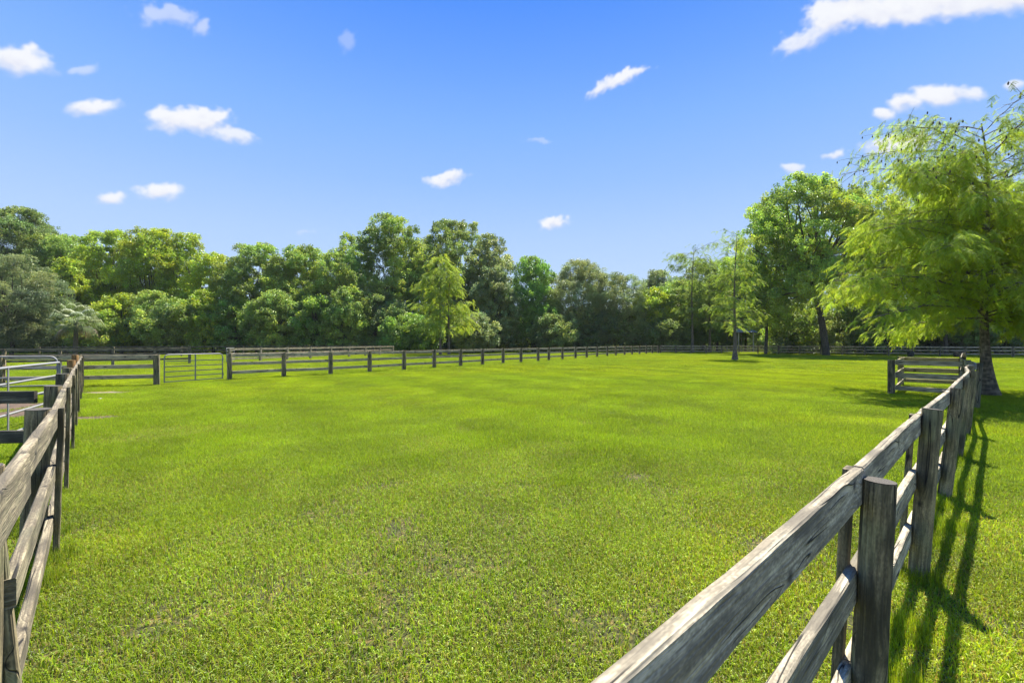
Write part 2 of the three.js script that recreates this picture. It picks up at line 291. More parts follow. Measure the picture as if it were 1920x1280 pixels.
// ---------------------------------------------------------------- timber pieces
// a piece swept along points; profile 'board' (width w along up, thickness t) or 'round' (radius w); own small unevenness
function sweep(points, { w, t = 0.04, round = 0, up = V(0, 1, 0), rough = 0, seed = 1, side = null, taper = 1, vOff = 0, capEnds = true }) {
  const n = points.length, r = rng(seed * 7919 + 13), uOff = r() * 7, v0 = r() * 5;
  const prof = [];
  if (round) for (let k = 0; k < round; k++) prof.push([Math.cos(k / round * 6.2832), Math.sin(k / round * 6.2832)]);
  else { const c = Math.min(0.006, t * 0.2), a = t / 2, b = w / 2; prof.push([a, -b + c], [a, b - c], [a - c, b], [-a + c, b], [-a, b - c], [-a, -b + c], [-a + c, -b], [a - c, -b]); }
  const rows = []; let s = 0; const lens = [0];
  for (let i = 0; i < n; i++) {
    if (i) { s += points[i].distanceTo(points[i - 1]); lens.push(s); }
    const T = points[Math.min(n - 1, i + 1)].clone().sub(points[Math.max(0, i - 1)]).normalize();
    let S, U;
    if (round) { S = V(0, 0, 1).cross(T).lengthSq() < 0.01 ? V(1, 0, 0) : V(0, 0, 1).cross(T).normalize(); U = T.clone().cross(S).normalize(); }
    else if (side) { S = side.clone(); U = T.clone().cross(S).normalize(); if (false) U.negate(); }
    else { S = T.clone().cross(up).normalize(); U = S.clone().cross(T).normalize(); }
    const q = lerp(1, taper, i / (n - 1));
    rows.push(prof.map(([a, b], k) => {
      let pa = a, pb = b;
      if (round) { const m = w * q * (1 + (rough ? (fbm(s * 2.2 + seed, k * 0.7, seed, 3) - 0.5) * rough * 14 : 0)); pa *= m; pb *= m; }
      else if (rough) { const h = b > 0 ? 1 : -1; pb += (fbm(s * 5 + seed * 3.3, h * 3 + (a > 0 ? 0.35 : 0), seed + 7, 4) - 0.5) * rough * 1.5; pa += (fbm(s * 2.5 + seed, k * 0.6, seed + 9, 3) - 0.5) * rough * 1.1; }
      return points[i].clone().addScaledVector(S, pa).addScaledVector(U, pb);
    }));
  }
  const pos = [], uv = [], idx = [], P = prof.length;
  if (round) {
    for (let i = 0; i < n; i++) for (let k = 0; k <= P; k++) { const p = rows[i][k % P]; pos.push(p.x, p.y, p.z); uv.push((lens[i] + uOff) / 2.4, (k / P * 6.2832 * w + v0) / 0.6); }
    for (let i = 0; i < n - 1; i++) for (let k = 0; k < P; k++) { const a = i * (P + 1) + k, b = a + P + 1; idx.push(a, a + 1, b, a + 1, b + 1, b); }
  } else {
    let vv = v0;
    for (let k = 0; k < P; k++) {
      const k2 = (k + 1) % P, wd = Math.hypot(prof[k][0] - prof[k2][0], prof[k][1] - prof[k2][1]), b0 = pos.length / 3;
      for (let i = 0; i < n; i++) { for (const [kk, v] of [[k, vv], [k2, vv + wd]]) { const p = rows[i][kk]; pos.push(p.x, p.y, p.z); uv.push((lens[i] + uOff) / 2.4, v / 0.6); } }
      for (let i = 0; i < n - 1; i++) { const a = b0 + i * 2; idx.push(a, a + 1, a + 2, a + 1, a + 3, a + 2); }
      vv += wd;
    }
  }
  if (capEnds) for (const [i, flip] of [[0, true], [n - 1, false]]) {
    const b0 = pos.length / 3; const c = rows[i].reduce((a, p) => a.add(p), V(0, 0, 0)).multiplyScalar(1 / P);
    pos.push(c.x, c.y, c.z); uv.push(0.5, 0.5);
    rows[i].forEach((p, k) => { pos.push(p.x, p.y, p.z); const a = prof[k]; uv.push(round ? 0.5 + a[0] * 0.47 : 0.5 + a[0] / 2.4, round ? 0.5 + a[1] * 0.47 : 0.5 + a[1] / 0.6); });
    for (let k = 0; k < P; k++) { const a = b0 + 1 + k, b = b0 + 1 + (k + 1) % P; flip ? idx.push(b0, b, a) : idx.push(b0, a, b); }
  }
  const g = new THREE.BufferGeometry(); g.setAttribute('position', new THREE.Float32BufferAttribute(pos, 3)); g.setAttribute('uv', new THREE.Float32BufferAttribute(uv, 2)); g.setIndex(idx); g.computeVertexNormals();
  return g;
}
function capDisc(top, axis, radius, sides = 20) {
  const pos = [0, 0, 0], uv = [0.5, 0.5], idx = [], S = V(0, 0, 1).cross(axis).normalize(), U = axis.clone().cross(S);
  pos.splice(0, 3, top.x, top.y, top.z);
  for (let k = 0; k < sides; k++) { const a = k / sides * 6.2832, p = top.clone().addScaledVector(S, Math.cos(a) * radius).addScaledVector(U, Math.sin(a) * radius); pos.push(p.x, p.y, p.z); uv.push(0.5 + Math.cos(a) * 0.48, 0.5 + Math.sin(a) * 0.48); idx.push(0, 1 + k, 1 + (k + 1) % sides); }
  const g = new THREE.BufferGeometry(); g.setAttribute('position', new THREE.Float32BufferAttribute(pos, 3)); g.setAttribute('uv', new THREE.Float32BufferAttribute(uv, 2)); g.setIndex(idx); g.computeVertexNormals(); return g;
}
const rails3 = [[1.13, 0.155], [0.72, 0.14], [0.3, 0.14]];
let pieceSeed = 1;
/* one fence run: stations [x, z, {lean: [dx, dz] of the top, h}], rails on side "side" of the posts (+1: left-hand normal of the run), battens outside the rails */
function fence({ name = 'board_fence', label, stations, rails = rails3, railMat, postMat = M.post, battenMat, side = 1, postR = 0.085, postH = 1.24, round = 8, detail = 1, rough = 0, railT = 0.042, batten = null, near = 0, skipRails = () => false, group }) {
  const [bx, bz] = stations[0], g = thing(name, label, 'fence', V(bx, 0, bz), group), L = (x, y, z) => V(x - bx, y, z - bz);
  const st = stations.map(([x, z, o = {}]) => ({ x, z, lean: o.lean ?? [0, 0], h: o.h ?? postH, post: o.post ?? true, bat: o.bat ?? true, ...o }));
  const curve = new THREE.CatmullRomCurve3(st.map((s) => V(s.x, 0, s.z)), false, 'centripetal');
  const tan = st.map((s, i) => { const a = st[Math.max(0, i - 1)], b = st[Math.min(st.length - 1, i + 1)]; return V(b.x - a.x, 0, b.z - a.z).normalize(); });
  const nor = tan.map((t) => V(t.z, 0, -t.x).multiplyScalar(side));              // towards the rails
  const railOff = postR + railT / 2 - 0.012;
  st.forEach((s, i) => { if (i && Math.hypot(s.x, s.z) < 34) fenceFeet.push([st[i - 1].x, st[i - 1].z, s.x, s.z]); });
  st.forEach((s, i) => {
    s.near = i < near;
    if (s.post) {
      const bot = L(s.x, -0.06, s.z), top = L(s.x + s.lean[0], s.h, s.z + s.lean[1]), pts = [], nn = s.near ? 12 : 2;
      for (let k = 0; k < nn; k++) pts.push(bot.clone().lerp(top, k / (nn - 1)));
      const p = part('post', sweep(pts, { w: postR * (s.r ?? 1), round: s.near ? 20 : round, rough: s.near ? 0.012 : 0, seed: pieceSeed++, taper: 0.96 }), s.mat ?? postMat, g);
      if (s.near) part('end_grain', capDisc(top.clone().add(V(0, 0.003, 0)), top.clone().sub(bot).normalize(), postR * 0.955), M.rings, p);
    }
    if (batten && s.bat !== false) {
      const off = railOff + railT / 2 + batten.t / 2 - 0.002, nx = nor[i].x * off, nz = nor[i].z * off, hb = (s.bh ?? batten.h), lean = s.blean ?? s.lean;
      const bot = L(s.x + nx, -0.05, s.z + nz), top = L(s.x + nx + lean[0] * hb / s.h, hb, s.z + nz + lean[1] * hb / s.h), pts = [];
      const nn = s.near ? 10 : 2; for (let k = 0; k < nn; k++) pts.push(bot.clone().lerp(top, k / (nn - 1)));
      part('batten', sweep(pts, { w: batten.t, t: batten.w, side: tan[i].clone(), rough: s.near ? 0.004 : 0, seed: pieceSeed++ }), battenMat ?? railMat, g);
    }
  });
  for (let i = 0; i < st.length - 1; i++) rails.forEach(([h, w], k) => {
    if (skipRails(i, k)) return;
    const a = st[i], b = st[i + 1], n = Math.max(2, Math.round(detail * (a.near || b.near ? 26 : 6))), pts = [], r = rng(pieceSeed * 31 + 7), sag = (r() - 0.5) * 0.014, ha = h + (r() - 0.5) * 0.02, hb = h + (r() - 0.5) * 0.02;
    const gap = 0.004, len = Math.hypot(b.x - a.x, b.z - a.z);
    for (let q = 0; q < n; q++) {
      const t = lerp(gap / len, 1 - gap / len, q / (n - 1)), p = curve.getPoint((i + t) / (st.length - 1)), nn = nor[i].clone().lerp(nor[i + 1], t).normalize();
      const hh = lerp(ha, hb, t) + Math.sin(t * Math.PI) * sag, lx = lerp(a.lean[0] / a.h, b.lean[0] / b.h, t) * hh, lz = lerp(a.lean[1] / a.h, b.lean[1] / b.h, t) * hh;
      pts.push(L(p.x + nn.x * railOff + lx, hh, p.z + nn.z * railOff + lz));
    }
    part('rail', sweep(pts, { w, t: railT, rough: a.near || b.near ? (rough || 0.005) : 0, seed: pieceSeed++ }), railMat, g);
  });
  return g;
}

// ---------------------------------------------------------------- the fences
// the outer fence beside the camera runs up the right of the paddock; camera stands outside its corner
fence({
  label: 'weathered grey rail fence with thick round posts bending towards the cypress trunk', railMat: M.greyRail, battenMat: M.post, side: 1, near: 5, detail: 1.8, rough: 0.006, postR: 0.062, railT: 0.04,
  rails: [[1.135, 0.15], [0.71, 0.14], [0.3, 0.14]], batten: { w: 0.085, t: 0.035, h: 1.2 },
  stations: [
    [-0.5, -0.05, { lean: [0.03, 0] }], [1.48, -1.92, { lean: [0.07, 0], h: 1.165, bh: 1.2 }], [3.03, -3.4, { lean: [0.11, 0], h: 1.25 }], [4.84, -5.1, { lean: [0.16, 0], h: 1.23 }], [6.66, -6.82, { lean: [0.19, 0], h: 1.22 }],
    [8.42, -8.45, { lean: [0.17, 0], h: 1.22 }], [10.2, -10.2, { lean: [0.1, 0], h: 1.22 }], [12.0, -11.75, { lean: [0.1, 0], h: 1.22 }], [13.7, -13.65, { h: 1.22 }], [15.2, -15.3], [16.9, -17.0], [18.7, -18.8], [20.5, -20.6], [22.3, -22.4],
  ],
});
// the fence up the left of the paddock
fence({
  label: 'pale weathered rail fence with narrow battens running to the splintered corner posts', railMat: M.paleRail, battenMat: M.post, side: -1, near: 5, detail: 1.6, rough: 0.006, postR: 0.08, railT: 0.045,
  skipRails: (i, k) => i === 0, rails: [[1.135, 0.15], [0.7, 0.125], [0.3, 0.105]], batten: { w: 0.075, t: 0.04, h: 1.22 },
  stations: [
    [-0.36, 0.1], [-2.17, -1.84, { blean: [-0.13, 0.01], bh: 1.1 }], [-3.8, -3.6, { lean: [0.05, 0], h: 1.22 }], [-5.38, -5.3, { lean: [0.03, 0], h: 1.24 }], [-7.14, -7.2, { lean: [0.02, 0], h: 1.25 }], [-8.9, -9.1, { h: 1.24 }], [-10.57, -10.9, { h: 1.32, mat: M.chewed }], [-12.98, -13.5, { h: 1.37, mat: M.chewed }], [-14.74, -15.4, { h: 1.3 }], [-16.5, -17.3, { h: 1.28 }],
  ],
});
// overlapping near end of the top board on the left fence
{
  const g = scene.children.find((o) => o.userData.label?.startsWith('pale weathered rail fence')), b = g.position;
const pts = []; for (let k = 0; k < 22; k++) { const t = k / 21; pts.push(V(lerp(-0.31, -2.07, t) - b.x, lerp(1.34, 1.19, t), lerp(-0.04, -1.93, t) - b.z)); }
  part('rail', sweep(pts, { w: 0.175, t: 0.036, rough: 0.006, seed: 991 }), M.paleRail, g).userData.label = 'board end nailed over the batten';
}
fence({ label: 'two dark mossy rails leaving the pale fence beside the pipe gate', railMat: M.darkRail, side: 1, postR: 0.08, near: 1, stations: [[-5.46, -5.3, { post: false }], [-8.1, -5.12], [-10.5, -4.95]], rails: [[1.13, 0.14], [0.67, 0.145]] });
// gate line: continues left of the corner, then gate post
fence({ label: 'dark board fence joining the splintered corner to the pipe gate post', railMat: M.fence, side: 1, near: 0, batten: { w: 0.14, t: 0.035, h: 1.26 }, stations: [[-24.2, -16.6], [-21.7, -16.8], [-19.2, -17.05], [-16.7, -17.45], [-14.35, -18.35, { r: 1.25 }]], rails: [[1.17, 0.16], [0.78, 0.15], [0.38, 0.15]] });
// the long fence of the paddock, from the gate to the far corner; its posts stand where they show
{
  const path = new THREE.CatmullRomCurve3([[-12.9, 20.8], [-11.1, 22.7], [-9.4, 24.4], [-3.75, 32.6], [5.4, 46.4], [12.4, 57.4], [23.3, 72]].map(([x, d]) => V(x, 0, -d)), false, 'centripetal');
  const fine = path.getSpacedPoints(3000), xs = [430.7, 533, 620.8, 694.3, 758.9, 815.6, 864.8, 905.7, 944.5, 978, 1010, 1030, 1055.5, 1080, 1101, 1120.5, 1139.5, 1155.7, 1172, 1186, 1200, 1212.6, 1224, 1235];
  const stations = xs.map((x) => { let best = fine[0], e = 9; for (const p of fine) { const d = Math.abs(p.x / -p.z - (x - 960) / 853); if (d < e) { e = d; best = p; } } return [best.x, best.z, {}]; });
  fence({ label: 'long grey three rail fence running from the gate to the far corner', railMat: M.fence, side: 1, batten: { w: 0.17, t: 0.05, h: 1.25 }, battenMat: M.fence, stations, rails: [[1.14, 0.16], [0.76, 0.14], [0.36, 0.14]] });
  const c = stations.at(-1);
  fence({ label: 'far boundary fence across the back of the paddock below the cypresses', railMat: M.fence, side: 1, batten: { w: 0.17, t: 0.05, h: 1.25 }, stations: [[c[0] + 0.3, c[1] + 0.1], [25.8, -71.5], [28.1, -71.2], [30.3, -70.9], [32.6, -70.6], [34.9, -69.9], [37.0, -68.4], [39.0, -66.5], [40.9, -64.6], [42.8, -63], [44.6, -61.4], [46.4, -59.8], [48.2, -58.2], [50.0, -56.6], [51.8, -55], [53.9, -54], [56.3, -53.6], [58.7, -53.2], [61.1, -52.8]], rails: [[1.14, 0.15], [0.76, 0.13], [0.36, 0.13]] });
}
// the paddock behind: two runs with an open gate between them
fence({ label: 'pale back paddock fence ending at the open gateway', railMat: M.paleRail, battenMat: M.paleRail, side: -1, batten: { w: 0.16, t: 0.05, h: 1.3 }, stations: [[-43.5, -27.2], [-40.6, -28.5], [-37.6, -29.8], [-34.6, -31.0], [-32.0, -32.2], [-29.5, -33.6], [-27.7, -35.2], [-26.2, -36.9, { h: 1.42, bh: 1.42 }]], rails: [[1.22, 0.16], [0.86, 0.15], [0.44, 0.14]] });
{
  const st = []; for (let k = 0; k <= 8; k++) { const t = k / 8; st.push([lerp(-24.4, -16.8, t), -lerp(39.2, 64, t)]); }
  fence({ label: 'back paddock fence receding from the open metal gate towards the woods', railMat: M.fence, side: -1, batten: { w: 0.16, t: 0.05, h: 1.26 }, stations: st });
}
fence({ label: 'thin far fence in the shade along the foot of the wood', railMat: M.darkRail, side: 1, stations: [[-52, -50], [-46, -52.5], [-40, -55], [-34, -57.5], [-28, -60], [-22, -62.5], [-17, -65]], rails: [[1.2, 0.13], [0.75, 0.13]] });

tallTufts(fenceFeet);

// feeding pen of rails against the right fence
{
  const c = [[13.75, -13.75], [12.6, -15.1], [15.65, -18.3], [16.85, -17.05]], base = V(12.6, 0, -15.1), g = thing('rail_pen', 'small grey railed feeding pen standing against the fence near the cypress', 'pen', base), L = (x, y, z) => V(x - base.x, y, z - base.z);
  [1, 2].forEach((k) => part('post', sweep([L(c[k][0], -0.05, c[k][1]), L(c[k][0], 1.17, c[k][1])], { w: 0.1, round: 12, seed: 400 + k }), M.post, g));
  [[0, 1], [1, 2], [2, 3]].forEach(([a, b], k) => [[1.08, 0.15], [0.66, 0.17], [0.24, 0.14]].forEach(([h, w]) => {
    const A = L(c[a][0], h, c[a][1]), B = L(c[b][0], h, c[b][1]), T = B.clone().sub(A).normalize(), N = V(T.z, 0, -T.x).multiplyScalar(-0.1), pts = [];
    A.addScaledVector(T, k === 0 ? 0.06 : -0.04).add(N); B.addScaledVector(T, k === 2 ? -0.06 : 0.04).add(N);
    for (let q = 0; q < 8; q++) pts.push(A.clone().lerp(B, q / 7));
    part('rail', sweep(pts, { w, t: 0.042, rough: 0.003, seed: pieceSeed++ }), M.fence, g);
  }));
}

// ---------------------------------------------------------------- galvanised pipe gates
function tube(pts, r, seg = 40, tension = 0.5) {
  const path = new THREE.CurvePath();
  for (let i = 0; i < pts.length - 1; i++) path.add(new THREE.LineCurve3(pts[i], pts[i + 1]));
  return new THREE.TubeGeometry(path, seg, r, 8, false);
}
function roundedFrame(L, y0, y1, rad, r) {
  const c = new THREE.CurvePath(), P = (x, y) => V(x, y, 0);
  c.add(new THREE.LineCurve3(P(0, y0), P(0, y1 - rad)));
  c.add(new THREE.QuadraticBezierCurve3(P(0, y1 - rad), P(0, y1), P(rad, y1)));
  c.add(new THREE.LineCurve3(P(rad, y1), P(L - rad, y1)));
  c.add(new THREE.QuadraticBezierCurve3(P(L - rad, y1), P(L, y1), P(L, y1 - rad)));
  c.add(new THREE.LineCurve3(P(L, y1 - rad), P(L, y0)));
  return new THREE.TubeGeometry(c, 90, r, 8, false);
}
function pipeGate(label, a, b, { bars = [0.98, 0.76, 0.55, 0.34, 0.14], top = 1.24, braces = [0.5], low = 0.1, rad = 0.16, r = 0.023 } = {}) {
  const len = Math.hypot(b[0] - a[0], b[1] - a[1]), g = thing('pipe_gate', label, 'gate', V(a[0], 0, a[1]), 'galvanised pipe gates');
  g.rotation.y = -Math.atan2(b[1] - a[1], b[0] - a[0]);
  part('frame', roundedFrame(len, low, top, rad, r), M.galv, g);
  for (const y of bars) part('bar', tube([V(0, y, 0), V(len, y, 0)], r * 0.8, 1), M.galv, g);
  for (const x of braces) { const bm = part('brace', new THREE.BoxGeometry(0.05, top - bars.at(-1) + 0.02, 0.012), M.galv, g); bm.position.set(x * len, (top + bars.at(-1)) / 2, 0.026); }
  for (const y of [0.3, 1.0]) { const h = part('hinge', new THREE.CylinderGeometry(0.018, 0.018, 0.12, 8), M.galv, g); h.position.set(len + 0.035, y, 0); }
  return g;
}
pipeGate('closed pipe gate hung between the two square-topped posts of the paddock', [-14.15, -18.5], [-13.12, -20.6], { bars: [0.97, 0.75, 0.54, 0.33, 0.13] });
pipeGate('far pipe gate swung open beside the back paddock fence', [-24.5, -39.0], [-25.4, -41.6], { braces: [0.45] });
pipeGate('nearest pipe gate, with a flat vertical strap, behind the pale fence', [-8.0, -6.5], [-10.1, -10.15], { bars: [1.02, 0.72, 0.48, 0.13], top: 1.3, braces: [0.39], rad: 0.05, r: 0.026 });
pipeGate('pipe gate with a rounded top corner standing behind the mulch pen', [-17.2, -12.6], [-13.75, -13.75], { bars: [0.98, 0.7, 0.45, 0.2], top: 1.32, braces: [0.35], rad: 0.22 });

// ---------------------------------------------------------------- trees
const M4 = new THREE.Matrix4(), Q4 = new THREE.Quaternion(), UP = V(0, 1, 0);
function leafCluster(seed, count, size, radius, flat = 0.8, fold = 0.35) {
  const r = rng(seed), pos = [], col = [], nor = [], idx = [];
  for (let k = 0; k < count; k++) {
    const c = V(r() * 2 - 1, r() * 2 - 1, r() * 2 - 1); if (c.lengthSq() > 1) c.multiplyScalar(0.6); c.multiplyScalar(radius); c.y *= flat;
    const n = V(r() - 0.5, r() * 0.9 + 0.1, r() - 0.5).normalize(), d = V(r() - 0.5, r() - 0.65, r() - 0.5).cross(n).normalize(), w = n.clone().cross(d), L = size * (0.65 + r() * 0.7), W = L * (0.42 + r() * 0.2);
    const b = pos.length / 3, tip = c.clone().addScaledVector(d, L * 0.5).addScaledVector(n, -L * 0.12), tail = c.clone().addScaledVector(d, -L * 0.5), le = c.clone().addScaledVector(w, W * 0.5).addScaledVector(n, W * fold), ri = c.clone().addScaledVector(w, -W * 0.5).addScaledVector(n, W * fold);
    for (const p of [tail, le, tip, ri]) pos.push(p.x, p.y, p.z);
    idx.push(b, b + 1, b + 2, b, b + 2, b + 3);
    const v = 0.7 + r() * 0.6, y = r(), c3 = [(0.85 + 0.35 * y) * v, v, (1.1 - 0.3 * y) * v]; for (let q = 0; q < 4; q++) col.push(...c3);
  }
  const g = new THREE.BufferGeometry(); g.setAttribute('position', new THREE.Float32BufferAttribute(pos, 3)); g.setAttribute('color', new THREE.Float32BufferAttribute(col, 3)); g.setIndex(idx); g.computeVertexNormals(); return g;
}
const broad = [leafCluster(1, 46, 0.3, 0.62), leafCluster(2, 46, 0.27, 0.62), leafCluster(3, 60, 0.2, 0.6)];
const oakLeaf = [leafCluster(4, 80, 0.17, 0.6, 0.9), leafCluster(5, 80, 0.17, 0.6, 0.9)];
function instanced(name, geometry, material, list, parent) {
  const im = new THREE.InstancedMesh(geometry, material, list.length); im.name = name; im.userData.kind = 'stuff';
  list.forEach(([m, c], i) => { im.setMatrixAt(i, m); im.setColorAt(i, c); }); parent.add(im); return im;
}
function limb(from, to, r0, r1, seed, bend = 0.12, n = 6, sides = 7) {
  const r = rng(seed), len = from.distanceTo(to), side = V(r() - 0.5, (r() - 0.5) * 0.4, r() - 0.5).multiplyScalar(len * bend * 2), pts = [];
  for (let k = 0; k < n; k++) { const t = k / (n - 1); pts.push(from.clone().lerp(to, t).addScaledVector(side, Math.sin(t * Math.PI)).add(V(0, Math.sin(t * Math.PI) * len * 0.06, 0))); }
  return sweep(pts, { w: r0, round: sides, taper: r1 / r0, seed, capEnds: false });
}
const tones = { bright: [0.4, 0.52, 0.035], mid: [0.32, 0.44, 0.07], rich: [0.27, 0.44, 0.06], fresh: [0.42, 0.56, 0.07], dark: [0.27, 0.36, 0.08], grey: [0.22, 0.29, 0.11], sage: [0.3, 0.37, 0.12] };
/* a broadleaf tree: x, z of its foot, height, crown radius, height of the crown's foot, colours, lobes */
function tree({ name = 'broadleaf_tree', label, x, z, h, r: R, hb = 1.5, tone = 'mid', lobes = 13, seed, fine = false, dens = 1.25, lean = [0, 0], trunkR = 0.24, gap = 0, size = 1, group, lobeR = 0.36, skirt = 0.85, tint = 0.22 }) {
  const g = thing(name, label, 'tree', V(x, 0, z), group), r = rng(seed * 101 + 5), base = tones[tone], H = h - hb;
  const fork = V(lean[0] * 0.6, hb + H * 0.25, lean[1] * 0.6), list = [[], []], L = [];
  for (let k = 0; k < lobes; k++) {
    const t = (k + 0.5) / lobes, a = k * 2.4 + r() * 1.1, wide = t < 0.5 ? lerp(skirt, 1, t * 2) : Math.sqrt(Math.max(0.05, 1 - ((t - 0.5) / 0.53) ** 2));
    const rr = R * (lobeR * (0.5 + r() * 0.95)) * (t > 0.8 ? 0.8 : 1), rad = Math.max(0, R * wide - rr * 0.75) * Math.pow(r(), 0.33);
    L.push({ c: V(Math.cos(a) * rad + lean[0] * t, Math.min(h - rr * 0.8, hb + rr * 0.6 + (H - rr * 1.3) * t), Math.sin(a) * rad + lean[1] * t), r: rr, f: 0.72 + r() * 0.6, y: (r() - 0.5) * 2 });
  }
  L.push({ c: V(lean[0] + (r() - 0.5) * R * 0.3, h - R * 0.2, lean[1]), r: R * 0.2, f: 1.05, y: 0.3 });
  for (const o of L) {
    const n = Math.round(4 * Math.PI * o.r * o.r * dens / (size * size));
    for (let k = 0; k < n; k++) {
      const d = V(r() * 2 - 1, r() * 2 - 1, r() * 2 - 1).normalize(); if (d.y < -0.35 && r() < 0.6) continue;
      const bump = 0.78 + 0.5 * fbm(d.x * 2 + o.c.x + 20, d.y * 2 + d.z * 2 + o.c.y + 20, seed, 3), p = o.c.clone().add(V(d.x, d.y * 0.88, d.z).multiplyScalar(o.r * bump * (0.8 + r() * 0.36 + (r() < 0.06 ? 0.3 : 0))));
      if (p.y < hb * 0.5 || p.y > h + 0.5) continue;
      if (gap && fbm(p.x * 0.55 + 30, p.y * 0.55 + p.z * 0.55 + 30, seed + 3, 2) < gap) continue;
      let inside = false; for (const q of L) if (q !== o && q.c.distanceToSquared(p) < (q.r * 0.68) ** 2) { inside = true; break; }
      if (inside && r() < 0.85) continue;
      const s = size * (0.75 + r() * 0.55), v = o.f * (0.85 + r() * 0.3), w = o.y * tint;
      Q4.setFromEuler(new THREE.Euler((r() - 0.5) * 0.7, r() * 6.283, (r() - 0.5) * 0.7));
      list[k % 5 === 0 ? 1 : 0].push([M4.compose(p, Q4, V(s, s, s)).clone(), lin(base[0] * v * (1 + w), base[1] * v * (1 + w * 0.45), base[2] * v * (1 - w * 0.4))]);
    }
  }
  const tr = [limb(V(0, -0.1, 0), fork, trunkR, trunkR * 0.62, seed + 1, 0.06, 7, 9)];
  for (const o of L) if (r() < 0.75) tr.push(limb(fork.clone().lerp(V(0, 0, 0), r() * 0.25), o.c, trunkR * 0.4, trunkR * 0.08, seed * 3 + tr.length, 0.1, 5, 5));
  part('trunk', mergeGeometries(tr), M.bark, g);
  const set = fine ? oakLeaf : broad.slice(0, 2);
  const crown = new THREE.Group(); crown.name = 'crown'; g.add(crown);
  set.forEach((geo, k) => instanced('foliage', geo, k ? M.leafGloss : M.leaf, list[k], crown));
  return g;
}
// trees given by their place in the photograph: middle, top, width of the crown, distance
function treeAt(cx, top, width, d, o) { return tree({ x: (cx - 960) / 853 * d, z: -d, h: (641.5 - top) / 853 * d + EYE, r: width / 2 / 853 * d, ...o }); }
const wood = 'trees of the wood round the paddock';
[
  [20, 388, 170, 84, 'tall dark tree at the edge of the wood above the silvery bush', 'dark', 3, {}],
  [110, 440, 130, 82, 'rounded olive green tree between the tall dark tree and the bright ones', 'mid', 3, {}],
  [20, 480, 135, 62, 'silvery grey green bushy oak beside the fan palm', 'grey', 0.6, { fine: true }],
  [122, 486, 78, 72, 'small bright crown above the fan palm', 'bright', 4, {}],
  [205, 432, 130, 80, 'bright green tree with a domed top behind the palm', 'bright', 3, {}],
  [285, 428, 120, 78, 'tallest of the bright yellow green trees above the gate', 'bright', 3, {}],
  [350, 436, 92, 80, 'bright green tree with a ragged shoulder beside the gap of sky', 'bright', 3, {}],
  [228, 552, 95, 69, 'low leafy tree in front of the bright domed trees', 'bright', 0.5, { gap: 0.3 }],
  [292, 545, 90, 70, 'low yellowish tree beside the low dark tree by the gate', 'mid', 0.5, { gap: 0.3 }],
  [330, 560, 110, 68, 'low dark tree behind the closed pipe gate', 'mid', 0.5, {}],
  [400, 474, 88, 76, 'yellow green tree standing left of the dense dark row', 'bright', 2, {}],
  [480, 458, 125, 76, 'dense glossy tree starting the dark row behind the fence', 'mid', 1.5, {}],
  [440, 560, 90, 71, 'leafy low growth hanging over the open far gate', 'rich', 0.6, {}],
  [570, 462, 110, 78, 'dense dark green tree second in the row behind the fence', 'mid', 1.5, {}],
  [640, 474, 110, 76, 'dense green tree in front of the tall rounded crown', 'mid', 1.5, {}],
  [652, 438, 52, 84, 'narrow bright crown rising at the shoulder of the tallest tree', 'bright', 6, {}],
  [735, 403, 138, 82, 'tallest tree of the middle wood with airy top', 'mid', 3, { gap: 0.25 }],
  [700, 545, 120, 74, 'drooping dark tree below the tallest crown', 'dark', 0.6, {}],
  [850, 414, 150, 88, 'broad dark crown behind the yellow green cypress pair', 'dark', 3, { gap: 0.22 }],
  [915, 440, 95, 86, 'dark tree with brownish tips at the end of the high wood', 'sage', 3, {}],
  [925, 505, 85, 80, 'pale leaved tree just beyond the yellow green cypress pair', 'sage', 1, {}],
  [770, 590, 110, 72, 'bluish green bush at the foot of the yellow green cypress pair', 'rich', 0.2, {}],
  [998, 482, 96, 84, 'rich green upright tree with bare stems below', 'rich', 4.5, {}],
  [1085, 488, 125, 86, 'grey green live oak with the higher of two domes', 'sage', 0.8, { fine: true }],
  [1155, 515, 120, 85, 'grey green live oak with the lower of two domes', 'sage', 0.8, { fine: true }],
  [1228, 540, 80, 84, 'bright leafy tree beside the lower live oak', 'bright', 1, {}],
  [1282, 528, 120, 88, 'mid green tree behind the slender cypress', 'mid', 1, {}],
  [1240, 600, 90, 82, 'dark bush in front of the bright leafy tree', 'dark', 0.3, {}],
  [1345, 520, 100, 92, 'leafy tree screening the pale roof', 'mid', 1, {}],
  [515, 548, 90, 69, 'drooping leafy crown in front of the glossy tree', 'mid', 0.4, {}],
  [592, 556, 84, 70, 'low sunlit crown in front of the second dark tree of the row', 'rich', 0.4, {}],
  [650, 540, 74, 70, 'pale sunlit clump left of the drooping dark tree', 'mid', 0.4, {}],
  [385, 545, 70, 69, 'small leafy tree filling the gap behind the pipe gate', 'bright', 0.4, {}],
  [890, 590, 80, 72, 'round dull bush right of the yellow green cypress', 'sage', 0.3, {}],
  [1040, 590, 80, 78, 'shaded bush between the upright tree and the live oaks', 'dark', 0.3, {}],
  [180, 590, 90, 66, 'dull leafy bush just right of the fan palm', 'mid', 0.3, {}],
  [1398, 478, 110, 92, 'hazy green tree behind the paddock cypress', 'mid', 2, { gap: 0.3 }],
  [1318, 500, 90, 98, 'airy tree between the two slender far cypresses', 'sage', 3, { gap: 0.36 }],
  [1235, 507, 90, 100, 'thin topped distant tree above the bright leafy tree', 'sage', 7, { gap: 0.45 }],
].forEach(([cx, top, w, d, label, tone, hb, o], k) => treeAt(cx, top, w, d, { label, tone, hb, seed: 200 + k, group: wood, size: 0.85, lobes: 50, lobeR: 0.24, dens: 1.15, ...o, r: w * 0.6 / 853 * d, hb: Math.min(hb, 2.2) }));
